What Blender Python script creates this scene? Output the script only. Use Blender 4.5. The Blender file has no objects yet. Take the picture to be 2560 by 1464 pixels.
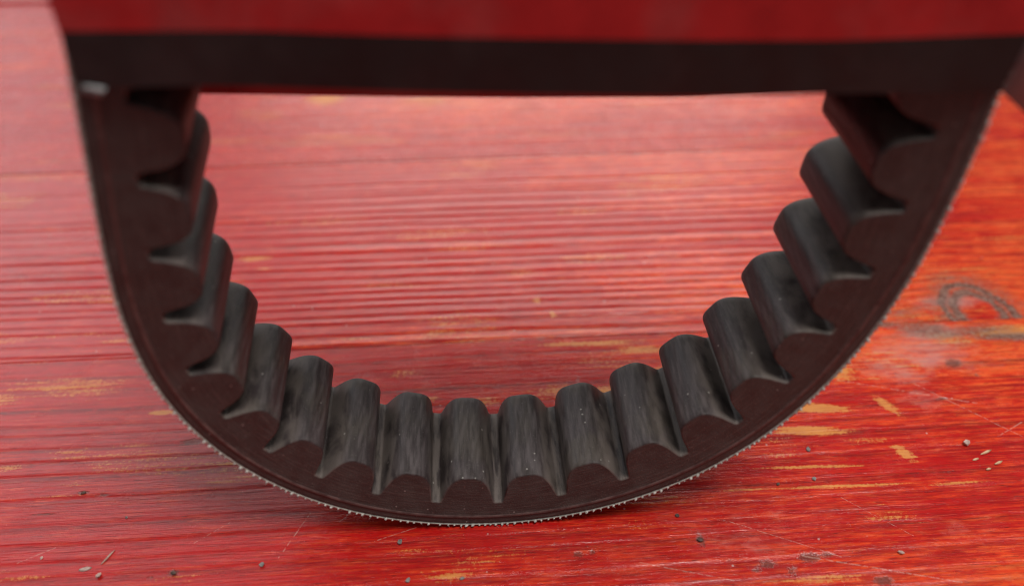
import bpy, bmesh, math, random
import numpy as np
from mathutils import Matrix, Vector

S = 0.01                      # every length below is in centimetres; the scene is in metres
scn = bpy.context.scene
col = scn.collection
random.seed(7)
RNG = np.random.default_rng(11)

# ------------------------------------------------------------------ camera
cam_d = bpy.data.cameras.new('camera'); cam = bpy.data.objects.new('camera', cam_d); col.objects.link(cam)
RIGHT = (0.99809906, -0.06157346, -0.00264057); UP = (0.04218697, 0.65135661, 0.75759807); FWD = (0.04492798, 0.75626932, -0.65271602)
m = Matrix(((RIGHT[0], UP[0], -FWD[0]), (RIGHT[1], UP[1], -FWD[1]), (RIGHT[2], UP[2], -FWD[2]))).to_4x4()
m.translation = Vector((0.277, -7.943, 11.221)) * S
cam.matrix_world = m
cam_d.sensor_width = 36; cam_d.lens = 2082.24 / 2560 * 36
cam_d.clip_start = 0.002; cam_d.clip_end = 50
cam_d.dof.use_dof = True; cam_d.dof.focus_distance = 13.9 * S; cam_d.dof.aperture_fstop = 10.0
scn.camera = cam

# ------------------------------------------------------------------ light
wld = bpy.data.worlds.new('World'); scn.world = wld; wld.use_nodes = True
wld.node_tree.nodes['Background'].inputs[0].default_value = (0.93, 0.97, 1.0, 1)
wld.node_tree.nodes['Background'].inputs[1].default_value = 0.115

def area(name, loc, aim, sx, sy, radiance, rgb):
    d = bpy.data.lights.new(name, 'AREA'); d.shape = 'RECTANGLE'; d.size = sx * S; d.size_y = sy * S
    d.energy = radiance * math.pi * sx * sy * S * S; d.color = rgb
    o = bpy.data.objects.new(name, d); col.objects.link(o)
    o.location = Vector(loc) * S
    o.rotation_euler = (Vector(aim) - Vector(loc)).to_track_quat('-Z', 'Y').to_euler()
    return o
area('window_light', (8, 85, 32), (0, 3, 0), 68, 38, 2.9, (1.0, 0.95, 0.90))
area('side_window_light', (-62, 76, 58), (-6, 3, 0), 58, 82, 1.9, (0.97, 0.97, 1.0))
area('key_light', (22, -13, 98), (1, 1, 0), 44, 40, 18.5, (1.0, 0.97, 0.93))

scn.view_settings.view_transform = 'Standard'; scn.view_settings.look = 'None'
scn.view_settings.exposure = 0; scn.view_settings.gamma = 1
scn.cycles.use_denoising = True
scn.cycles.filter_width = 1.1
scn.cycles.max_bounces = 6

# ------------------------------------------------------------------ helpers
def tag(o, label=None, cat=None, group=None, kind=None):
    if label: o['label'] = label
    if cat: o['category'] = cat
    if group: o['group'] = group
    if kind: o['kind'] = kind
    return o
def empty(name, loc=(0, 0, 0)):
    o = bpy.data.objects.new(name, None); col.objects.link(o); o.location = Vector(loc) * S
    o.empty_display_size = 0.01
    return o
def mesh_obj(name, V, F, mat, parent=None, smooth=True, attrs=None, normals=None):
    me = bpy.data.meshes.new(name)
    V = np.asarray(V, dtype=np.float64) * S
    me.from_pydata(V.tolist(), [], F if isinstance(F, list) else F.tolist())
    if isinstance(mat, (list, tuple)):
        for mm in mat: me.materials.append(mm)
    else: me.materials.append(mat)
    if smooth: me.polygons.foreach_set('use_smooth', [True] * len(me.polygons))
    for k, a in (attrs or {}).items():
        a = np.asarray(a, dtype=np.float32)
        if a.ndim == 1:
            at = me.attributes.new(k, 'FLOAT', 'POINT'); at.data.foreach_set('value', a)
        else:
            at = me.attributes.new(k, 'FLOAT_VECTOR', 'POINT'); at.data.foreach_set('vector', a.ravel())
    me.update()
    if normals is not None: me.normals_split_custom_set_from_vertices([tuple(n) for n in normals])
    o = bpy.data.objects.new(name, me); col.objects.link(o)
    if parent is not None: o.parent = parent
    return o

# -- numpy noise
def _h(ix, iy, seed):
    n = (ix.astype(np.int64) * 374761393 + iy.astype(np.int64) * 668265263 + seed * 974711) & 0xFFFFFFFF
    n = ((n ^ (n >> 13)) * 1274126177) & 0xFFFFFFFF
    n = (n ^ (n >> 16)) & 0xFFFFFFFF
    return n / 4294967295.0
def vn(x, y, seed=0):
    ix = np.floor(x); iy = np.floor(y); fx = x - ix; fy = y - iy
    fx = fx * fx * (3 - 2 * fx); fy = fy * fy * (3 - 2 * fy)
    a = _h(ix, iy, seed); b = _h(ix + 1, iy, seed); c = _h(ix, iy + 1, seed); d = _h(ix + 1, iy + 1, seed)
    return (a * (1 - fx) + b * fx) * (1 - fy) + (c * (1 - fx) + d * fx) * fy
def fbm(x, y, seed=0, oct=4):
    s = 0; a = .5; t = 0
    for i in range(oct):
        s = s + a * vn(x, y, seed + i * 17); t += a; a *= .5; x = x * 2.03; y = y * 2.03
    return s / t
def sst(a, b, x):
    t = np.clip((x - a) / (b - a), 0, 1); return t * t * (3 - 2 * t)

# -- shader helper
class NT:
    def __init__(s, name):
        s.mat = bpy.data.materials.new(name); s.mat.use_nodes = True; s.t = s.mat.node_tree
        s.p = s.t.nodes['Principled BSDF']
    def n(s, typ, **kw):
        o = s.t.nodes.new(typ)
        for k, v in kw.items(): setattr(o, k, v)
        return o
    def set(s, sock, v):
        if isinstance(v, bpy.types.NodeSocket): s.t.links.new(v, sock)
        else: sock.default_value = v
    def attr(s, name, out='Fac'):
        return s.n('ShaderNodeAttribute', attribute_name=name).outputs[out]
    def math(s, op, a, b=None, c=None, clamp=False):
        o = s.n('ShaderNodeMath', operation=op, use_clamp=clamp)
        for i, v in enumerate((a, b, c)):
            if v is not None: s.set(o.inputs[i], v)
        return o.outputs[0]
    def mapr(s, v, a, b, c=0.0, d=1.0, smooth=True):
        o = s.n('ShaderNodeMapRange', interpolation_type='SMOOTHSTEP' if smooth else 'LINEAR')
        s.set(o.inputs[0], v)
        for i, x in enumerate((a, b, c, d)): s.set(o.inputs[i + 1], x)
        return o.outputs[0]
    def mix(s, fac, a, b, blend='MIX'):
        o = s.n('ShaderNodeMix', data_type='RGBA', blend_type=blend)
        s.set(o.inputs[0], fac)
        for i, v in ((6, a), (7, b)):
            if isinstance(v, tuple) and len(v) == 3: v = v + (1,)
            s.set(o.inputs[i], v)
        return o.outputs[2]
    def noise(s, vec, scale, detail=3, rough=.55, dist=0.0):
        o = s.n('ShaderNodeTexNoise'); s.set(o.inputs['Vector'], vec)
        o.inputs['Scale'].default_value = scale; o.inputs['Detail'].default_value = detail
        o.inputs['Roughness'].default_value = rough; o.inputs['Distortion'].default_value = dist
        return o.outputs[0]
    def scale(s, vec, v, rot=(0, 0, 0)):
        o = s.n('ShaderNodeMapping'); s.set(o.inputs['Vector'], vec)
        o.inputs['Scale'].default_value = v; o.inputs['Rotation'].default_value = rot
        return o.outputs[0]
    def bump(s, h, strength, dist, normal=None):
        o = s.n('ShaderNodeBump'); o.inputs['Strength'].default_value = strength; o.inputs['Distance'].default_value = dist
        s.set(o.inputs['Height'], h)
        if normal is not None: s.set(o.inputs['Normal'], normal)
        return o.outputs[0]
    def pos(s):
        return s.n('ShaderNodeNewGeometry').outputs['Position']
    def cm(s):      # position in centimetres
        return s.scale(s.pos(), (1 / S, 1 / S, 1 / S))

# ------------------------------------------------------------------ table material
def table_material():
    k = NT('red_stained_pine')
    P = k.cm()
    grain, wear, scuff, dark, tone = (k.attr(a) for a in ('grain', 'wear', 'scuff', 'dark', 'tone'))
    streak = k.noise(k.scale(P, (0.42, 9, 1)), 1.6, 6, .68)
    fine = k.noise(k.scale(P, (.8, 17, 1)), 1.7, 4, .72)
    mott = k.noise(k.scale(P, (2.6, 5.5, 1), (0, 0, -.55)), 1.0, 3, .6)
    blot = k.noise(P, 1.7, 4, .6)
    grit = k.noise(P, 16, 3, .7)
    v = k.math('ADD', k.math('MULTIPLY', tone, 0.38), k.math('ADD', k.math('MULTIPLY', streak, 0.62), k.math('MULTIPLY', mott, .28)))
    c = k.mix(k.mapr(v, .52, .74), (0.44, 0.007, 0.006), (0.70, 0.052, 0.011))
    c = k.mix(k.math('MULTIPLY', k.mapr(v, .66, .80), k.mapr(fine, .38, .58, 0, .9)), c, (0.78, 0.155, 0.035))
    c = k.mix(k.math('MULTIPLY', k.mapr(fine, .47, .66), .70), c, (0.25, 0.006, 0.006))
    c = k.mix(k.math('MULTIPLY', grain, k.mapr(fine, .30, .62, .35, .95)), c, (0.115, 0.005, 0.006))
    pale = k.noise(k.scale(P, (.9, 13, 1)), 2.1, 3, .6)
    c = k.mix(k.math('MULTIPLY', k.mapr(pale, .56, .68), k.mapr(blot, .38, .62, .08, .55)), c, (0.72, 0.105, 0.050))
    def layer(c, sc, rot, scale, t0, t1, fac, colr, mask=None):
        nz = k.noise(k.scale(P, sc, rot), scale, 4, .62)
        f = k.math('MULTIPLY', k.mapr(nz, t0, t1), fac)
        if mask is not None: f = k.math('MULTIPLY', f, mask)
        return k.mix(f, c, colr)
    c = layer(c, (.45, 6.5, 1), (0, 0, 0), 1.6, .53, .57, .50, (0.27, 0.005, 0.005))
    c = layer(c, (.9, 13, 1), (0, 0, .02), 1.6, .56, .60, .55, (0.80, 0.115, 0.026), k.mapr(tone, .3, .6, .25, 1))
    c = layer(c, (2.6, 7, 1), (0, 0, -.5), 1.5, .55, .60, .45, (0.46, 0.006, 0.006))
    c = layer(c, (1.4, 18, 1), (0, 0, -.01), 1.9, .62, .65, .70, (0.12, 0.006, 0.005))
    c = layer(c, (1.0, 1.5, 1), (0, 0, .3), 15, .665, .70, .45, (0.12, 0.03, 0.02))
    # bare wood where the stain is rubbed off
    wv = k.math('ADD', wear, k.math('MULTIPLY', k.math('SUBTRACT', k.math('ADD', k.math('MULTIPLY', streak, .6), k.math('MULTIPLY', grit, .4)), .5), 1.5))
    wm = k.mapr(wv, .38, .60)
    wood = k.mix(k.mapr(fine, .35, .7), (0.66, 0.27, 0.060), (0.50, 0.15, 0.032))
    c = k.mix(k.math('MULTIPLY', k.math('MULTIPLY', wm, .92), k.mapr(wear, .02, .10)), c, wood)
    # chalky scuffs and dust
    sv = k.math('ADD', scuff, k.math('MULTIPLY', k.math('SUBTRACT', k.math('ADD', k.math('MULTIPLY', mott, .6), k.math('ADD', k.math('MULTIPLY', streak, .25), k.math('MULTIPLY', grit, .15))), .5), 1.3))
    sm = k.math('MULTIPLY', k.mapr(sv, .22, .95), k.mapr(scuff, .02, .25))
    c = k.mix(k.math('MULTIPLY', sm, .60), c, (0.42, 0.25, 0.225))
    dv = k.math('ADD', dark, k.math('MULTIPLY', k.math('SUBTRACT', grit, .5), .8))
    dm = k.math('MULTIPLY', k.mapr(dv, .35, .7), k.mapr(dark, .02, .12))
    c = k.mix(k.math('MULTIPLY', dm, .68), c, (0.085, 0.034, 0.026))
    kn = k.attr('knot')
    kv = k.math('ADD', kn, k.math('MULTIPLY', k.math('SUBTRACT', k.math('ADD', k.math('MULTIPLY', grit, .5), k.math('MULTIPLY', mott, .5)), .5), .9))
    c = k.mix(k.math('MULTIPLY', k.math('MULTIPLY', k.mapr(kv, .05, .75), k.mapr(kn, .02, .22)), .95), c, k.mix(k.mapr(grit, .35, .65), (0.085, 0.034, 0.024), (0.24, 0.145, 0.115)))
    # tiny dust flecks everywhere
    vo = k.n('ShaderNodeTexVoronoi', feature='F1'); k.set(vo.inputs['Vector'], P); vo.inputs['Scale'].default_value = 2.6
    vo.inputs['Randomness'].default_value = 1
    rnd = k.n('ShaderNodeSeparateColor'); k.set(rnd.inputs[0], vo.outputs['Color'])
    fleck = k.math('MULTIPLY', k.mapr(vo.outputs['Distance'], .035, .06, 1, 0), k.mapr(rnd.outputs[0], .62, .66))
    c = k.mix(k.math('MULTIPLY', fleck, .6), c, (0.55, 0.40, 0.36))
    # scratches
    scr = None
    SEG = [((-.75, 3.12), (-.25, 3.15), .010), ((-2.6, .35), (-3.0, -.45), .010), ((-2.1, .15), (-1.95, .30), .010),
           ((5.3, -.95), (7.6, -1.55), .012), ((4.2, -.20), (5.9, -1.0), .008), ((8.6, 2.6), (10.2, 1.0), .010), ((9.6, 1.2), (10.2, 1.5), .010),
           ((7.2, 2.75), (9.6, 2.0), .012), ((-1.5, -.25), (-.8, -.02), .008), ((-7.1, -.3), (-6.6, -.05), .009), ((-4.4, -.1), (-3.9, .25), .007),
           ((2.7, -.9), (4.1, -1.3), .008), ((6.3, .1), (7.2, -.7), .007)]
    xy = k.scale(P, (1, 1, 0))
    for a, b, wd in SEG:
        d = (b[0] - a[0], b[1] - a[1]); L2 = d[0] ** 2 + d[1] ** 2
        v1 = k.n('ShaderNodeVectorMath', operation='SUBTRACT'); k.set(v1.inputs[0], xy); v1.inputs[1].default_value = (a[0], a[1], 0)
        dt = k.n('ShaderNodeVectorMath', operation='DOT_PRODUCT'); k.set(dt.inputs[0], v1.outputs[0]); dt.inputs[1].default_value = (d[0] / L2, d[1] / L2, 0)
        t = k.math('ADD', dt.outputs['Value'], 0.0, clamp=True)
        sc = k.n('ShaderNodeVectorMath', operation='SCALE'); sc.inputs[0].default_value = (d[0], d[1], 0); k.set(sc.inputs['Scale'], t)
        ds = k.n('ShaderNodeVectorMath', operation='DISTANCE'); k.set(ds.inputs[0], v1.outputs[0]); k.set(ds.inputs[1], sc.outputs[0])
        g = k.mapr(ds.outputs['Value'], wd * .5, wd * 1.6, 1, 0)
        scr = g if scr is None else k.math('MAXIMUM', scr, g)
    scr = k.math('MULTIPLY', scr, k.mapr(grit, .40, .58))
    c = k.mix(k.math('MULTIPLY', scr, .34), c, (0.62, 0.42, 0.34))
    k.set(k.p.inputs['Base Color'], c)
    r = k.math('ADD', k.math('ADD', k.mapr(blot, .3, .7, -.04, .07), k.attr('rough')), k.math('MULTIPLY', sm, .30))
    r = k.math('ADD', r, k.math('MULTIPLY', wm, k.math('MULTIPLY', k.mapr(wear, .02, .10), .12)))
    k.set(k.p.inputs['Roughness'], r)
    k.p.inputs['IOR'].default_value = 1.56
    h = k.math('ADD', k.math('MULTIPLY', streak, .6), k.math('ADD', k.math('MULTIPLY', fine, .25), k.math('MULTIPLY', grit, .22)))
    h = k.math('SUBTRACT', h, k.math('MULTIPLY', dm, .5))
    k.set(k.p.inputs['Normal'], k.bump(h, .5, .03 * S))
    return k.mat
M_TABLE = table_material()

# ------------------------------------------------------------------ table top: long planks, raised grain
ZT = -0.575
table = empty('table_top', (0, 0, ZT)); tag(table, kind='structure')
# rubbed, scuffed and pitted places: x, y, rx, ry, tilt(deg), strength
WEAR = [(2.5, 4.06, 1.9, .10, -1, .6), (3.6, 3.8, 1.2, .22, -2, .5), (4.3, 3.7, .9, .4, 0, .5), (2.3, 2.76, 1.5, .26, -2, .62), (4.0, 3.1, .8, .3, 0, .6), (.4, 2.62, .5, .22, 0, .5), (-.6, 2.75, .35, .16, 0, .5),
        (-1.2, 3.45, .6, .22, 0, .45), (-7.6, 3.5, 1.9, .42, -2, .5), (-8.8, 3.3, .7, .3, 0, .5), (-5.6, 2.75, .35, .09, 0, .7), (-5.9, 2.0, .7, .14, 0, .4), (-4.7, 7.3, .55, .12, 0, .6), (-4.4, 6.9, .3, .1, 0, .5),
        (6.4, 2.1, .9, .16, -8, .8), (6.2, 1.55, 1.0, .14, -3, .7), (7.9, 2.05, .16, .45, 32, .65), (7.75, .95, .16, .36, 36, .65), (7.3, 3.0, .5, .5, 20, .6), (7.9, 2.9, .25, .5, 30, .4),
        (5.9, .75, 1.3, .06, -2, .65), (6.3, .32, 1.6, .06, -1, .6), (8.4, .25, .9, .06, 0, .55), (5.6, -1.35, 1.1, .1, 0, .55), (-.3, -.95, .6, .14, 0, .5), (-4.4, -.72, 1.1, .12, 0, .4), (-8.0, 1.6, .4, .14, 0, .5),
        (-4.2, 1.45, .7, .03, 0, .6), (-5.5, 1.55, .7, .03, 0, .55), (-6.8, .95, .9, .03, 0, .5), (-3.9, 14.9, 1.0, .5, 0, .6), (-.9, 14.6, 1.4, .8, 0, .5), (.3, 14.3, .8, .7, 0, .4),
        (11.4, 3.85, 1.2, .22, 0, .8), (9.9, 3.75, .8, .3, -8, .55), (-2.2, 4.5, .8, .05, 0, .5), (1.6, 5.4, .15, .3, 0, .5), (1.9, 5.0, .1, .25, 0, .5), (-10.2, 2.7, .6, .2, 0, .4), (7.2, 1.25, .9, .18, -5, .45), (4.6, .35, .8, .05, 0, .5)]
SCUF = [(9.2, 3.4, 1.5, .7, -10, .6), (8.4, 2.9, .9, .5, -20, .6), (8.6, 2.2, .5, .5, 20, .45), (9.5, 3.9, 1.0, .35, 5, .7), (4.6, -.55, 1.1, .7, 0, .35), (8.2, 1.2, .7, .5, 0, .25), (7.9, -.6, 1.4, .5, 0, .25),
        (10.4, 4.85, 1.0, .28, 0, .7), (-9.2, 8.5, 1.8, 1.2, 0, .35), (-9.3, 7.0, 1.6, .8, 0, .35), (3.6, 15.0, 2.5, .7, 0, .3), (-1.6, 15.0, 2.0, .9, 0, .4), (9.3, 3.2, .5, .25, 30, .8)]
DARK = [(-6.5, 1.0, .12, .05, 0, .9), (-6.15, .93, .16, .05, 0, .7), (-4.9, 2.0, .3, .1, 5, .8), (-7.0, .6, .3, .03, 0, .8), (3.75, -.56, .10, .2, 0, .75), (1.75, -.7, .12, .1, 0, .7), (1.97, -.68, .1, .09, 0, .65),
        (4.7, -1.05, .2, .1, 0, .75), (5.4, -.98, .25, .12, 0, .8), (5.7, -.95, .12, .08, 0, .7), (5.05, -1.2, .15, .12, 0, .65), (6.4, -1.45, .22, .12, 0, .75), (4.5, -1.15, .14, .08, 0, .6), (-4.6, -.62, .12, .08, 0, .8),
        (-4.95, -.68, .1, .06, 0, .6), (9.65, 3.05, .22, .16, 10, .85), (9.95, 2.7, .1, .08, 0, .6), (2.2, 3.05, .07, .18, -20, .6), (1.6, 4.22, .12, .04, 0, .6), (9.0, 2.15, .16, .04, 0, .8), (6.0, 2.85, .25, .1, 0, .5),
        (8.35, .5, .2, .04, 0, .5), (-7.6, 9.6, .3, .12, 0, .5), (-4.0, -.5, .1, .06, 0, .5), (1.4, -.5, .06, .1, 0, .5), (-8.1, -.4, .3, .03, 0, .5)]
KNOT = [(9.55, 4.0, .85, .30, -14, .6), (10.6, 3.95, .9, .2, 2, .55), (9.3, 4.55, .6, .2, 10, .4), (11.2, 3.72, 1.0, .14, -3, .7), (8.9, 4.2, .5, .14, -10, .5)]
def spots(X, Y, L):
    o = np.zeros_like(X)
    for x, y, rx, ry, a, s in L:
        a = math.radians(a); dx = X - x; dy = Y - y
        u = (dx * math.cos(a) + dy * math.sin(a)) / rx; v = (-dx * math.sin(a) + dy * math.cos(a)) / ry
        o = np.maximum(o, s * np.clip(1.25 - np.sqrt(u * u + v * v), 0, 1) ** .7)
    return o
def rings(seed, mean):
    r = np.random.default_rng(seed); w = mean * (0.45 + 1.1 * r.random(400)); e = np.cumsum(w) - 40
    return e
def plank(y0, y1, x0, x1, dx, dy, seed, mean, amp, dz=0.0, slope=0.0, knot=None, rough=.26):
    nx = int((x1 - x0) / dx) + 1; gap = .006; ed = .03
    ys = np.concatenate([[y0 + gap, y0 + gap + .012], np.linspace(y0 + gap + ed, y1 - gap - ed, max(3, int((y1 - y0) / dy))), [y1 - gap - .012, y1 - gap]])
    xs = np.linspace(x0, x1, nx); X, Y = np.meshgrid(xs, ys); ny = len(ys)
    # growth-ring coordinate
    q = Y + .34 * (fbm(X * .045, Y * .10 + seed, seed, 3) - .5) * 2 + .06 * (fbm(X * .5, Y * 1.4, seed + 5, 3) - .5) + .008 * X * math.sin(seed * 1.7)
    kd = None
    if knot:
        kx, ky, ka = knot
        ddy = np.abs(Y - ky); q = q - np.sign(Y - ky + 1e-6) * ka * np.exp(-((X - kx) / 1.55) ** 2) * np.exp(-ddy / 1.5)
    e = rings(seed * 3 + 1, mean)
    i = np.clip(np.searchsorted(e, q) - 1, 0, len(e) - 2); ph = (q - e[i]) / (e[i + 1] - e[i])
    strg = _h(i.astype(float), np.full(i.shape, float(seed)), 3)
    late = sst(.50, .88, ph) * (1 - sst(.90, 1.0, ph))          # slow rise, sharp end
    patch = fbm(X * .35, Y * 1.1, seed + 40, 3)
    grain = late * (.45 + .55 * strg) * sst(.18, .5, patch)
    grain = np.maximum(grain * .55, sst(.70, .86, ph) * (1 - sst(.90, 1.0, ph)) * (.4 + .6 * strg) * sst(.15, .45, patch))
    strength = amp(X, Y)
    hump = sst(0, .14, ph) * (1 - sst(.10, .95, ph))            # steep towards the viewer, long gentle slope behind
    z = strength * (.030 * hump * (.4 + .6 * strg) * (.6 + .8 * patch) + .010 * (fbm(X * .8, Y * 9, seed + 60, 3) - .5))
    z += .035 * (fbm(X * .12, Y * .35, seed + 70, 2) - .5)
    wear = spots(X, Y, WEAR); scuff = spots(X, Y, SCUF); dark = spots(X, Y, DARK)
    wear = np.maximum(wear, .40 * sst(.56, .76, fbm(X * .35, Y * 1.6, seed + 90, 3)))
    tone = np.clip(fbm(X * .10, Y * .55, seed + 80, 3) + .22 * np.clip((X - 4) / 8, -1, 1) , 0, 1)
    tone = np.clip(tone + .25 * (1 - late) * (strg - .5), 0, 1)
    kna = spots(X, Y, KNOT)
    if knot:
        u = (X - (kx + .15)) / .60; v = (Y - (ky + .30)) / .62
        ang = np.arctan2(v, u)
        rr = np.sqrt(u * u + v * v) * (1 + .07 * np.sin(2 * ang + .6) + .04 * np.sin(3 * ang))
        up = Y > ky
        rr = rr * (1 + .16 * (fbm(X * 3, Y * 5, 77, 3) - .5)); body = (1 - sst(1.25, 1.75, rr)) * up; core = (rr < .72) & up; ring = body * (.72 + .28 * np.sin(rr * 17)); ring = np.where(core, .10 + .35 * sst(.5, .72, rr), ring); kna = np.maximum(kna, ring * .95); kna = np.maximum(kna, .34 * (1 - sst(1.5, 2.6, rr)) * up * ~core)
        dark = np.maximum(dark, np.exp(-((rr - .76) / .10) ** 2) * .50 * up)
        tone = np.where(core, .62, tone); grain = np.where(core, grain * .3 + .25, grain); grain = grain * (1 - ring); z = z - .02 * ring
    z = z + slope * (Y - y0) + dz
    z[0] -= .03; z[-1] -= .03
    V = np.stack([X, Y, z], -1).reshape(-1, 3)
    # thickness: skirt down to the underside
    idx = np.arange(nx * ny).reshape(ny, nx)
    F = np.stack([idx[:-1, :-1], idx[:-1, 1:], idx[1:, 1:], idx[1:, :-1]], -1).reshape(-1, 4).tolist()
    loop = np.concatenate([idx[0, :], idx[1:, -1], idx[-1, -2::-1], idx[-2:0:-1, 0]])
    nb = len(V); low = V[loop].copy(); low[:, 2] = -1.8
    V = np.vstack([V, low]); n = len(loop)
    for j in range(n):
        k2 = (j + 1) % n; F.append([int(loop[j]), nb + j, nb + k2, int(loop[k2])])
    F.append([nb + j for j in range(n)][::-1])
    pad = lambda a, v=0.0: np.concatenate([a.ravel(), np.full(n, v)])
    o = mesh_obj('plank', V, F, M_TABLE, table, True, dict(grain=pad(grain), wear=pad(wear), scuff=pad(scuff), dark=pad(dark), tone=pad(tone, .4), rough=pad(X * 0 + rough, rough), knot=pad(kna)))
    return o
smoothband = lambda X, Y: 0.12 + 0.26 * (1 - sst(1.6, 3.0, Y))
plank(-2.75, 4.25, -14, 17, .075, .025, 3, .34, smoothband, rough=.215)
plank(4.25, 11.27, -17, 20, .085, .026, 8, .25, lambda X, Y: (.85 - .35 * sst(8, 11, Y)) * (1 - .5 * sst(7, 9, X)), knot=(10.75, 4.25, .62), rough=.17)
plank(11.27, 16.05, -22, 26, .13, .035, 12, .30, lambda X, Y: .5 + 0 * X)
plank(16.05, 23.1, -26, 30, .2, .05, 17, .32, lambda X, Y: .8 + 0 * X, dz=-.06, slope=-.004)
plank(23.1, 30.1, -28, 32, .4, .10, 21, .32, lambda X, Y: .8 + 0 * X)
plank(-9.75, -2.75, -17, 19, .2, .06, 25, .34, lambda X, Y: .8 + 0 * X)
plank(-16.8, -9.75, -17, 19, .4, .12, 29, .34, lambda X, Y: .8 + 0 * X)

# ------------------------------------------------------------------ belt materials
def side_mat():
    k = NT('cut_rubber_side'); P = k.cm()
    n1 = k.noise(P, 3.0, 4, .6); n2 = k.noise(P, 38, 2, .6)
    c = k.mix(k.mapr(n1, .3, .7), (0.037, 0.029, 0.027), (0.062, 0.050, 0.046))
    uv = k.attr('belt_uv', 'Vector'); saw = k.noise(k.scale(uv, (1.2, 22, 1), (0, 0, .12)), 1.4, 4, .65)
    c = k.mix(k.mapr(saw, .50, .66, 0, .5), c, (0.11, 0.080, 0.072))
    c = k.mix(k.mapr(n2, .60, .70, 0, .6), c, (0.14, 0.11, 0.10))
    vo = k.n('ShaderNodeTexVoronoi', feature='F1'); k.set(vo.inputs['Vector'], P); vo.inputs['Scale'].default_value = 6.5
    sp = k.n('ShaderNodeSeparateColor'); k.set(sp.inputs[0], vo.outputs['Color'])
    fl = k.math('MULTIPLY', k.mapr(vo.outputs['Distance'], .06, .11, 1, 0), k.mapr(sp.outputs[0], .74, .78))
    c = k.mix(k.math('MULTIPLY', fl, .75), c, (0.34, 0.29, 0.27))
    k.set(k.p.inputs['Base Color'], c); k.set(k.p.inputs['Roughness'], k.mapr(n1, .3, .7, .5, .66))
    k.p.inputs['Specular IOR Level'].default_value = .45
    k.set(k.p.inputs['Normal'], k.bump(k.math('ADD', n2, k.math('ADD', k.math('MULTIPLY', n1, .6), saw)), .45, .02 * S))
    return k.mat
def cog_mat():
    k = NT('moulded_rubber_cogs'); P = k.cm(); uv = k.attr('belt_uv', 'Vector')
    # diagonal weave print left by the mould cloth
    d1 = k.noise(k.scale(uv, (9, 1.3, 1), (0, 0, .30)), 1.0, 4, .6, .3)
    wv = k.n('ShaderNodeTexWave', wave_type='BANDS', bands_direction='X'); k.set(wv.inputs['Vector'], k.scale(uv, (1, 1, 1), (0, 0, 0.24)))
    wv.inputs['Scale'].default_value = 2.5; wv.inputs['Distortion'].default_value = 1.2; wv.inputs['Detail'].default_value = 2; wv.inputs['Detail Scale'].default_value = 1.5
    big = k.noise(P, 1.1, 3, .6); n2 = k.noise(P, 30, 3, .65)
    hgt = k.attr('cog_h')
    c = k.mix(k.mapr(d1, .32, .68), (0.040, 0.030, 0.031), (0.100, 0.082, 0.082))
    c = k.mix(k.math('MULTIPLY', wv.outputs['Fac'], k.mapr(big, .35, .65, .15, .60)), c, (0.030, 0.024, 0.023))
    c = k.mix(k.math('MULTIPLY', k.mapr(big, .45, .68), .45), c, (0.100, 0.083, 0.066))
    tw = k.noise(k.scale(uv, (15, 1.5, 1), (0, 0, .22)), 1.0, 3, .6)
    c = k.mix(k.mapr(tw, .50, .57, 0, .42), c, (0.026, 0.020, 0.019))
    # chalky dust keeps to the grooves and flanks
    du = k.math('MULTIPLY', k.mapr(hgt, .55, .95, 1, 0), k.mapr(d1, .35, .6))
    c = k.mix(k.math('MULTIPLY', du, .62), c, (0.165, 0.135, 0.118))
    c = k.mix(k.math('MULTIPLY', k.mapr(n2, .60, .72), .4), c, (0.17, 0.155, 0.14))
    vo = k.n('ShaderNodeTexVoronoi', feature='F1'); k.set(vo.inputs['Vector'], P); vo.inputs['Scale'].default_value = 6
    sp = k.n('ShaderNodeSeparateColor'); k.set(sp.inputs[0], vo.outputs['Color'])
    fl = k.math('MULTIPLY', k.mapr(vo.outputs['Distance'], .07, .13, 1, 0), k.mapr(sp.outputs[0], .7, .74))
    c = k.mix(k.math('MULTIPLY', fl, .7), c, (0.36, 0.33, 0.30))
    k.set(k.p.inputs['Base Color'], c)
    k.set(k.p.inputs['Roughness'], k.mapr(d1, .3, .7, .42, .58)); k.p.inputs['Specular IOR Level'].default_value = .22
    h = k.math('ADD', k.math('MULTIPLY', wv.outputs['Fac'], k.mapr(big, .4, .7, .10, .30)), k.math('ADD', k.math('MULTIPLY', d1, .45), k.math('MULTIPLY', n2, .22)))
    k.set(k.p.inputs['Normal'], k.bump(h, .35, .025 * S))
    return k.mat
def plain(name, c0, c1, rough, scale=20, bump=.3, dist=.02, spec=.5):
    k = NT(name); P = k.cm(); n = k.noise(P, scale, 4, .6)
    k.set(k.p.inputs['Base Color'], k.mix(k.mapr(n, .3, .7), c0, c1)); k.set(k.p.inputs['Roughness'], k.mapr(n, .3, .7, rough - .06, rough + .08))
    k.p.inputs['Specular IOR Level'].default_value = spec
    if bump: k.set(k.p.inputs['Normal'], k.bump(n, bump, dist * S))
    return k.mat
M_SIDE = side_mat(); M_COG = cog_mat()
M_CORD = plain('reddish_cord_line', (0.060, 0.030, 0.028), (0.13, 0.075, 0.068), .55, 7)
M_THREAD = plain('pale_fabric_thread', (0.30, 0.28, 0.25), (0.66, 0.63, 0.58), .85, 22, .4)
M_FABRIC = plain('woven_fabric_backing', (0.22, 0.205, 0.18), (0.48, 0.45, 0.40), .85, 14, .5)

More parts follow.
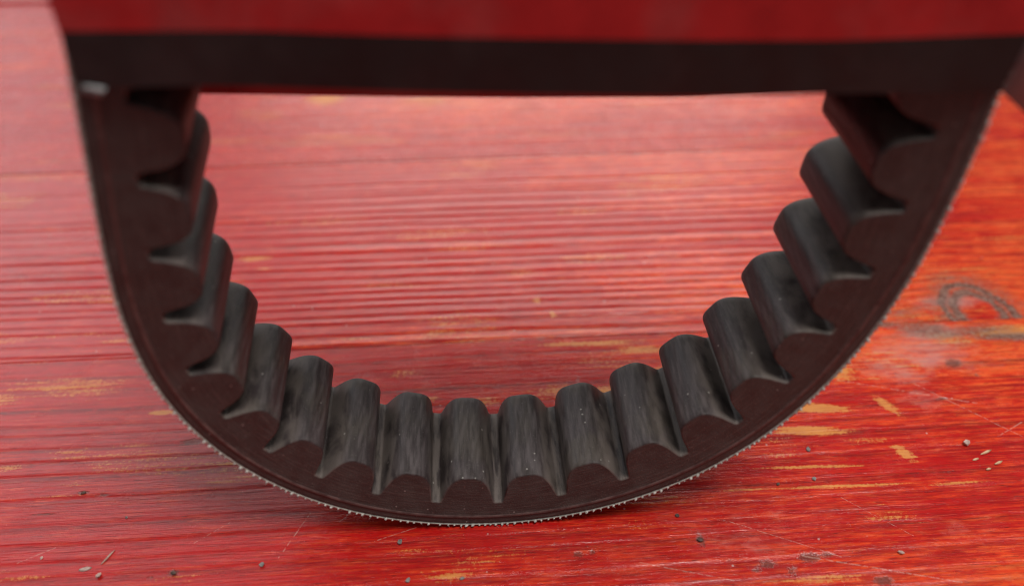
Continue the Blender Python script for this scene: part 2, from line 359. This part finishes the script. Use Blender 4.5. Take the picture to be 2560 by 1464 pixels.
# ------------------------------------------------------------------ belt geometry
GRO = np.array([[-3.36, 6.18], [-3.52, 5.19], [-3.63, 4.23], [-3.58, 3.19], [-3.31, 2.34], [-2.86, 1.52], [-2.22, .85], [-1.39, .34], [-.48, .04], [.52, -.05],
                [1.54, .06], [2.52, .38], [3.43, .93], [4.15, 1.63], [4.75, 2.5], [5.11, 3.48], [5.4, 4.42], [5.49, 5.46]])
TOPZ = 9.35
rest = [(5.53, 6.46), (5.50, 7.45)]
for a in np.radians([12, 34, 56, 78]): rest.append((3.55 + 1.9 * math.cos(a), 8.0 + (TOPZ - 8.0) * math.sin(a)))
for x in np.linspace(2.9, -.6, 5)[:]: rest.append((x, TOPZ + .0))
for a in np.radians([102, 124, 146, 168]): rest.append((-1.2 + 1.85 * math.cos(a), 8.0 + (TOPZ - 8.0) * math.sin(a)))
rest.append((-3.12, 7.17))
G0 = np.vstack([GRO, np.array(rest)])
n0 = len(G0)
# gentle third-difference smoothing of the closed polygon
D = np.zeros((n0, n0))
for i in range(n0):
    for j, c in zip((-1, 0, 1, 2), (-1, 3, -3, 1)): D[i, (i + j) % n0] += c
G1 = np.linalg.solve(np.eye(n0) + .35 * D.T @ D, G0)
def catmull(Pn, t):                     # closed, t in [0,n)
    n = len(Pn); i = np.floor(t).astype(int); f = (t - i)[:, None]
    a, b, c, d = (Pn[(i + k) % n] for k in (-1, 0, 1, 2))
    return .5 * (2 * b + (c - a) * f + (2 * a - 5 * b + 4 * c - d) * f ** 2 + (3 * b - a - 3 * c + d) * f ** 3)
# groove parameters: the measured ones stay, the hidden stretch is re-spaced evenly
tt = np.linspace(0, n0, n0 * 60 + 1); cc = catmull(G1, tt)
L = np.concatenate([[0], np.cumsum(np.linalg.norm(np.diff(cc, axis=0), axis=1))])
hid0 = np.interp(17, tt, L); nh = int(round(L[-1] - hid0))
gs = np.concatenate([np.interp(np.arange(18), tt, L), hid0 + np.arange(1, nh) * (L[-1] - hid0) / nh])   # arc length of each groove
NC = len(gs); gs = np.append(gs, L[-1])
def curve(s):
    s = np.mod(s, L[-1]); t = np.interp(s, L, tt); e = .02
    p = catmull(G1, np.mod(t, n0)); d = catmull(G1, np.mod(t + e, n0)) - catmull(G1, np.mod(t - e, n0))
    d /= np.linalg.norm(d, axis=1)[:, None]
    return p, d, np.stack([-d[:, 1], d[:, 0]], 1)          # point, tangent, inward normal
TB = math.tan(math.radians(9)); GB = .455; TH = .535; W = 1.878
def skew(V):                           # the limp left-hand strand twists outwards a little towards its far rim
    V = np.array(V, float); k = sst(.3, 4.5, V[:, 2]) * (1 - sst(-2.6, -.6, V[:, 0])) * np.clip(V[:, 1], -.1, 2.1)
    V[:, 0] -= .07 * k; V[:, 2] += .08 * k
    return V
def place(p, n, h, y): return np.stack([p[:, 0] + n[:, 0] * h, np.broadcast_to(y, h.shape) if np.ndim(y) == 0 else y, p[:, 1] + n[:, 1] * h], 1)

belt = empty('drive_belt', (0, 0, 0))
tag(belt, 'black cogged rubber drive belt standing on its back on the red table', 'belt')

def cog_profile(u):
    f = np.linspace(-.3, 1.3, 1601); a = np.abs(2 * np.mod(f, 1) - 1)
    h = TH * np.clip(1 - (a / .835) ** 3.4, 0, 1) ** .66
    kern = np.exp(-(np.arange(-60, 61) / 18.0) ** 2); h = np.convolve(h, kern / kern.sum(), 'same')
    return np.interp(u, f, h)
NU = 40
us = np.linspace(0, 1, NU + 1)
for c in range(NC):
    s = gs[c] + us * (gs[c + 1] - gs[c]); p, t, n = curve(s)
    hs = cog_profile(us)
    top = TH * (1 + .03 * (random.random() - .5)); hs = hs / TH * top
    r = .022
    # across: near edge bevel, 8 spans, far edge bevel
    dh = np.gradient(hs, s); nl = np.stack([-dh, np.ones_like(dh)], 1); nl /= np.linalg.norm(nl, axis=1)[:, None]
    offs = [(0.0, -r, 'a'), (r * .3, -r * .3, 'b'), (r, 0, 'c')]
    rows = []; nrm = []; vv = []
    surf = lambda ins: place(p + t * (nl[:, 0] * ins)[:, None], n, hs + nl[:, 1] * ins, 0.0)
    n3 = np.stack([t[:, 0] * nl[:, 0] + n[:, 0] * nl[:, 1], np.zeros(NU + 1), t[:, 1] * nl[:, 0] + n[:, 1] * nl[:, 1]], 1)
    yn = hs * TB
    def row(ins, y, ny):
        q = surf(np.full(NU + 1, ins)); q[:, 1] = y; rows.append(q); w = n3 * math.sqrt(max(0, 1 - ny * ny)); w[:, 1] = ny; nrm.append(w); vv.append(y)
    row(-r, yn, -.92); row(-r * .3, yn + r * .3, -.7); row(0, yn + r, -.2)
    for f in np.linspace(.06, .94, 8): row(0, yn + r + f * (W - 2 * yn - 2 * r), 0)
    row(0, W - yn - r, .2); row(-r * .3, W - yn - r * .3, .7); row(-r, W - yn, .92)
    R = len(rows); V = np.vstack(rows); N = np.vstack(nrm); UV = np.stack([np.tile(s, R), np.concatenate(vv), np.zeros(R * (NU + 1))], 1)
    HA = np.tile(hs / TH, R)
    idx = np.arange(R * (NU + 1)).reshape(R, NU + 1)
    F = np.stack([idx[:-1, :-1], idx[:-1, 1:], idx[1:, 1:], idx[1:, :-1]], -1).reshape(-1, 4).tolist(); nin = len(F)
    # side faces down to the groove line
    b = len(V)
    for sgn, rw in ((-1, rows[0]), (1, rows[-1])):
        y = 0.0 if sgn < 0 else W
        low = place(p, n, np.full(NU + 1, -.035), y + (-.035 * TB if sgn < 0 else .035 * TB)); o0 = len(V)
        V = np.vstack([V, rw, low]); nn = np.stack([TB * n[:, 0] * .0, np.full(NU + 1, float(sgn)), TB * n[:, 1] * .0], 1)
        nn[:, 0] = n[:, 0] * TB; nn[:, 2] = n[:, 1] * TB; nn /= np.linalg.norm(nn, axis=1)[:, None]
        N = np.vstack([N, nn, nn]); UV = np.vstack([UV, np.stack([s, hs, 0 * s], 1), np.stack([s, 0 * s - .035, 0 * s], 1)]); HA = np.concatenate([HA, np.zeros(2 * NU + 2)])
        for j in range(NU):
            q = [o0 + j, o0 + j + 1, o0 + NU + 1 + j + 1, o0 + NU + 1 + j]
            F.append(q[::-1] if sgn < 0 else q)
    o = mesh_obj('cog', skew(V), F, [M_COG, M_SIDE], belt, True, dict(belt_uv=UV, cog_h=HA), N)
    mi = np.zeros(len(F), dtype=np.int32); mi[nin:] = 1; o.data.polygons.foreach_set('material_index', mi)

# band under the cogs: side walls and back
NS = NC * 14
ss = np.linspace(0, L[-1], NS, endpoint=False); p, t, n = curve(ss)
prof = [(-.035, -.035 * TB * -1), ]
def strip(name, pts, mat, closed=False, parent=belt):
    """pts: list of (h, y) around the section; swept along the whole loop"""
    V = np.vstack([place(p, n, np.full(NS, h) if np.ndim(h) == 0 else h, y) for h, y in pts]); K = len(pts)
    idx = np.arange(K * NS).reshape(K, NS); F = []
    rng = range(K if closed else K - 1)
    for a in rng:
        A = idx[a]; B = idx[(a + 1) % K]
        F += np.stack([A, np.roll(A, -1), np.roll(B, -1), B], -1).tolist()
    UV = np.vstack([np.stack([ss, h + 0 * ss, 0 * ss], 1) for h, y in pts])
    return mesh_obj(name, skew(V), F, mat, parent, True, dict(belt_uv=UV))
yb = GB * TB
wob = .010 * (fbm(ss * .7, ss * 0, 5, 3) - .5)
strip('band', [(-.035, W + .035 * TB), (-.10, W + .10 * TB), (-.30, W + .30 * TB), (-GB + .02, W + yb), (-GB, W + yb - .02), (-GB, W * .5), (-GB, -yb + .02), (-GB + .02, -yb),
               (-.40, -.40 * TB), (-.335, -.33 * TB), (-.30, -.30 * TB - .012), (-.265, -.265 * TB - .004), (-.22, -.22 * TB), (-.10, -.10 * TB), (-.035, -.035 * TB)], M_SIDE)
strip('cord_line', [(-.325 + wob, -.325 * TB - .002), (-.312 + wob, -.31 * TB - .016), (-.292 + wob, -.29 * TB - .019), (-.268 + wob * .6, -.265 * TB - .007), (-.258 + wob * .6, -.25 * TB + .003)], M_CORD)
back = strip('fabric_backing', [(-GB - .002, W + yb - .01), (-GB - .035, W + yb - .015), (-GB - .042, W * .5), (-GB - .036, -yb - .004), (-GB - .004, -yb - .008), (-GB - .001, W * .5)], M_FABRIC, True)
# cut thread ends standing out along both rims of the backing
ico = bmesh.new(); bmesh.ops.create_icosphere(ico, subdivisions=1, radius=1); ico.verts.ensure_lookup_table()
IV = np.array([v.co[:] for v in ico.verts]); IF = np.array([[v.index for v in f.verts] for f in ico.faces]); ico.free()
Vs, Fs, off = [], [], 0
for side in (-1, 1):
    s = 0.0
    while s < L[-1] - .06:
        pp, pt, pn = curve(np.array([s])); pp, pt, pn = pp[0], pt[0], pn[0]
        k = .7 + .5 * random.random()
        q = IV * np.array([.027 * k, .040 * k, .024 * k]) * (1 + .25 * (RNG.random((len(IV), 1)) - .5))
        sh = .35 + .3 * random.random()
        x2 = q[:, 0] + sh * q[:, 1]; h = -GB - .026 + q[:, 2] - .006 * random.random(); y = (-yb if side < 0 else W + yb) + side * (-.008 + .012 * random.random()) + q[:, 1]
        P3 = np.stack([pp[0] + pt[0] * x2 + pn[0] * h, y, pp[1] + pt[1] * x2 + pn[1] * h], 1)
        Vs.append(P3); Fs.append(IF + off); off += len(IV)
        # some stray fibres
        if random.random() < .35 and side < 0:
            a = np.array([pp[0] + pn[0] * (-GB - .03), y.min(), pp[1] + pn[1] * (-GB - .03)])
            dr = np.array([pt[0] * random.uniform(-.05, .05) - pn[0] * random.uniform(-.01, .04), -random.uniform(.01, .05), pt[1] * random.uniform(-.05, .05) - pn[1] * random.uniform(-.01, .02)])
            w_ = np.array([pt[0], 0, pt[1]]) * .005; w2 = np.array([pn[0], 0, pn[1]]) * .005
            Vs.append(np.array([a - w_, a + w_, a + w2, a + dr])); Fs.append(np.array([[0, 1, 3], [1, 2, 3], [2, 0, 3]]) + off); off += 4
        s += .080 + .040 * random.random() + (.08 if random.random() < .05 else 0)
tag(mesh_obj('thread_ends', skew(np.vstack(Vs)), np.vstack(Fs), M_THREAD, belt, True), kind='stuff')

# ------------------------------------------------------------------ cardboard sleeve round the upper part of the belt
def card_mat(name, c, rough, smudge=.2):
    k = NT(name); P = k.cm(); n = k.noise(P, 1.4, 4, .6); n2 = k.noise(P, 30, 2, .5); n3 = k.noise(P, .55, 4, .65)
    cc_ = k.mix(k.mapr(n, .3, .75, 0, 1), c, tuple(min(1, v * 1.35 + .004) for v in c))
    k.set(k.p.inputs['Base Color'], k.mix(k.mapr(n3, .46, .70, 0, smudge), cc_, (0.30, 0.20, 0.19)))
    k.set(k.p.inputs['Roughness'], k.mapr(n, .3, .7, rough, rough + .14)); k.set(k.p.inputs['Normal'], k.bump(n2, .12, .01 * S))
    return k.mat
M_RED = card_mat('red_printed_card', (0.40, 0.011, 0.012), .26)
M_BLK = card_mat('black_printed_card', (0.0045, 0.0032, 0.0032), .45, .05)
M_CARD = plain('bare_cardboard', (0.30, 0.26, 0.21), (0.44, 0.40, 0.34), .8, 16)
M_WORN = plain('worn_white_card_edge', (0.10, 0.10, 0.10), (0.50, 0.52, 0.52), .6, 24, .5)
sleeve = empty('cardboard_sleeve', (1.2, 1, 7.2))
tag(sleeve, 'red cardboard sleeve with a black lower band wrapped around the top of the belt', 'packaging')
inv = Vector((1.2, 1, 7.2))
def sl(name, V, F, mat, smooth=True):
    V = np.asarray(V, float) - np.array(inv); return mesh_obj(name, V, F, mat, sleeve, smooth)
XL, XR, YF, YB, ZTOP, TK = -3.53, 5.98, -.14, 2.06, 10.6, .045
xb = np.linspace(XL, XR, 40)
zbot = np.interp(xb, [-3.55, -2.4, -1.82, -.39, .83, 2.5, 4.0, 5.93], [7.382, 7.377, 7.349, 7.248, 7.179, 7.098, 7.07, 7.013])
zbnd = np.interp(xb, [-3.49, -1.7, -.72, .44, 2.43, 4.07, 5.93], [7.972, 7.928, 7.859, 7.793, 7.704, 7.655, 7.672])
zback = np.interp(xb, [-3.55, -2.6, -.7, .9, 3.2, 5.93], [6.20, 6.16, 6.06, 5.99, 5.92, 5.95])
def xshift(x, z): return x + np.where(x > 4, .10 * (z - 7.0) * (x - 4) / 2, 0)
def panel(z0, z1, y, bow=0.0):
    V = []; K = 6
    for yy in (y, y + TK):
        for k in range(K + 1):
            z = z0 + (z1 - z0) * k / K
            V.append(np.stack([xshift(xb, z), yy - bow * np.sin(np.pi * (xb - XL) / (XR - XL)) + 0 * z, z + 0 * xb], 1))
    n = len(xb); V = np.vstack(V); idx = np.arange(len(V)).reshape(2, K + 1, n); F = []
    for a in (0, 1):
        I = idx[a]; q = np.stack([I[:-1, :-1], I[:-1, 1:], I[1:, 1:], I[1:, :-1]], -1).reshape(-1, 4)
        F += (q if a == 0 else q[:, ::-1]).tolist()
    for I0, I1 in ((idx[0, 0], idx[1, 0]), (idx[1, -1], idx[0, -1]), (idx[1, :, 0], idx[0, :, 0]), (idx[0, :, -1], idx[1, :, -1])):
        F += np.stack([I1[:-1], I1[1:], I0[1:], I0[:-1]], -1).tolist()
    return V, F
V, F = panel(zbot, zbnd - .001, YF); sl('black_band', V, F, M_BLK, False)
V, F = panel(zbnd + .001, np.full_like(xb, ZTOP), YF); sl('front_panel', V, F, M_RED, False)
V, F = panel(zback, np.full_like(xb, ZTOP), YB); sl('back_panel', V, F, M_RED, False)
def boxm(x0, x1, y0, y1, z0, z1):
    V = [(x, y, z) for x in (x0, x1) for y in (y0, y1) for z in (z0, z1)]
    return V, [[0, 1, 3, 2], [4, 6, 7, 5], [0, 4, 5, 1], [2, 3, 7, 6], [0, 2, 6, 4], [1, 5, 7, 3]]
V, F = boxm(XL - .002, XL + TK - .006, YF + TK + .002, YB - .002, 7.42, ZTOP - .01); sl('side_panel', V, F, M_BLK, False)
V, F = boxm(XR - TK, XR, YF + TK + .002, YB - .002, 7.05, ZTOP - .01)
V = [(x + .10 * (z - 7.0), y, z) for x, y, z in V]; sl('side_panel', V, F, M_BLK, False)
V, F = boxm(XL, XR + .36, YF, YB + TK, ZTOP + .002, ZTOP + TK); sl('top_panel', V, F, M_RED, False)
# card flap sprung outwards at the right-hand crease
fl = [(6.00, -.06, 7.02), (6.62, .22, 6.56), (7.25, .55, 6.16), (7.35, .55, 8.4), (6.80, .22, 8.5), (6.14, -.06, 8.5)]
fb = [(x + .02, y + TK, z) for x, y, z in fl]
sl('side_flap', fl + fb, [[0, 1, 4, 5], [1, 2, 3, 4], [11, 10, 7, 6], [10, 9, 8, 7], [6, 7, 1, 0], [7, 8, 2, 1], [8, 9, 3, 2], [9, 10, 4, 3], [10, 11, 5, 4], [11, 6, 0, 5]],
   card_mat('dark_flap_card', (0.19, 0.20, 0.21), .5), True)
# corner rubbed through to the white core, a few curled paper fibres
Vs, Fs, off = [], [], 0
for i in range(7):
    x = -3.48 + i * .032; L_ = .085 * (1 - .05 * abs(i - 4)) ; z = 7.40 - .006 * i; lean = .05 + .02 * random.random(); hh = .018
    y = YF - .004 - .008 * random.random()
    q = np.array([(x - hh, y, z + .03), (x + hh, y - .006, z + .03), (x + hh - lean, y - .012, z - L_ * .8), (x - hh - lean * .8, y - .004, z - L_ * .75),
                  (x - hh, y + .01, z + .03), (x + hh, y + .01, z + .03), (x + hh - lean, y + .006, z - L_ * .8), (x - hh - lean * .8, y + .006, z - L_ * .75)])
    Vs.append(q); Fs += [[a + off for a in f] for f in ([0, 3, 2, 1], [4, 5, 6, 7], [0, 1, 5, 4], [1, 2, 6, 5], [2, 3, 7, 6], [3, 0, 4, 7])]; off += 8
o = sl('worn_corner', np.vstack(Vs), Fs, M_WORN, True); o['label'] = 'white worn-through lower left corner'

# ------------------------------------------------------------------ crumbs on the table
M_GRIT = plain('grey_grit', (0.09, 0.075, 0.07), (0.28, 0.25, 0.23), .7, 14, .6)
M_BROWN = plain('brown_grit', (0.030, 0.016, 0.013), (0.10, 0.055, 0.04), .6, 14, .6)
M_WHITE = plain('white_crumb', (0.42, 0.27, 0.23), (0.58, 0.44, 0.38), .75, 14, .6)
M_CHAFF = plain('pale_chaff', (0.50, 0.27, 0.14), (0.64, 0.44, 0.27), .6, 10, .5)
M_SPLIN = plain('weathered_splinter', (0.30, 0.16, 0.12), (0.55, 0.40, 0.33), .65, 12, .5)
def crumb(name, x, y, sx, sy, sz, rot, mat, label, cat, group=None, shape='lump'):
    V = IV.copy()
    if shape == 'lump': V = V * (1 + .45 * (RNG.random((len(V), 1)) - .5))
    else: V[:, 1] *= 1 - .5 * V[:, 0] ** 2; V[:, 2] *= 1 - .4 * V[:, 0] ** 2; V *= (1 + .15 * (RNG.random((len(V), 1)) - .5))
    V = V * np.array([sx, sy, sz]); c, s = math.cos(rot), math.sin(rot)
    V = np.stack([V[:, 0] * c - V[:, 1] * s, V[:, 0] * s + V[:, 1] * c, V[:, 2] - V[:, 2].min()], 1)
    o = mesh_obj(name, V, IF, mat, None, shape != 'lump'); o.location = Vector((x, y, ZT + .004)) * S
    return tag(o, label, cat, group)
G = 'grit crumbs scattered on the table'
for x, y, r, mt, lb in [
    (-1.09, -.30, .055, M_GRIT, 'grey round grit crumb below the left of the belt contact point'),
    (3.47, -.09, .045, M_BROWN, 'dark grit crumb just below the belt right of its lowest point'),
    (6.07, 1.11, .060, M_GRIT, 'grey grit crumb nearest the belt on the right table'),
    (5.97, .49, .050, M_GRIT, 'grey grit crumb on the right table, below the one nearest the belt'),
    (5.32, .42, .038, M_BROWN, 'small dull grit crumb left of two grey crumbs on the right table'),
    (-3.24, -.57, .055, M_GRIT, 'grey grit crumb by the bottom edge, left of the belt contact point'),
    (-4.59, -.63, .055, M_BROWN, 'dark brown grit crumb on the orange streak at bottom left'),
    (3.74, -.57, .060, M_BROWN, 'dark brown elongated crumb on the table below the belt right of centre'),
    (-5.62, .45, .032, M_GRIT, 'tiny grey crumb in the middle of the left table'),
    (-6.49, .99, .050, M_BROWN, 'dark crumb on the left table closest to the belt of the pair there'),
    (-7.95, .93, .055, M_GRIT, 'greyish crumb at the left edge of the left table'),
    (-.10, -1.0, .045, M_GRIT, 'pale grey crumb at the bottom edge, right of its neighbour'),
    (-.94, -.98, .050, M_GRIT, 'grey crumb at the bottom edge below the grey round crumb'),
    (-6.75, -.23, .040, M_WHITE, 'pinkish pale crumb at the lower left of the table')]:
    crumb('grit_crumb', x, y, r * .95, r * .72, r * .42, random.uniform(0, 3), mt, lb, 'crumb', G)
crumb('white_crumb', 8.93, 1.06, .075, .055, .05, .4, M_WHITE, 'white crumb left of the straw chaff on the right table', 'crumb')
crumb('white_crumb', 6.86, -1.0, .06, .03, .03, -.5, M_WHITE, 'small white flake near the bottom right corner', 'crumb')
C = 'straw chaff on the right of the table'
for x, y, l, r, lb in [(9.20, .86, .17, .35, 'largest piece of pale straw chaff, uppermost of the four'), (8.94, .72, .09, .3, 'short pale chaff piece at the left of the four'),
                       (9.30, .62, .12, .35, 'pale chaff piece at the right of the four, below the largest'), (9.06, .50, .07, .3, 'smallest and lowest of the four chaff pieces')]:
    crumb('chaff', x, y, l * .9, .028, .016, r, M_CHAFF, lb, 'chaff', C, 'seed')
crumb('wood_splinter', -5.70, -.28, .17, .022, .018, 1.05, M_SPLIN, 'thin pale wood splinter lying slanted at the bottom left of the table', 'splinter', None, 'seed')
crumb('paint_flake', -6.0, -.47, .12, .05, .012, .15, M_WHITE, 'pale pink paint flake below the wood splinter', 'flake', None, 'seed')
crumb('paint_flake', -5.74, -.60, .05, .04, .03, .9, M_WHITE, 'small whitish paint flake right of the larger flake', 'flake')
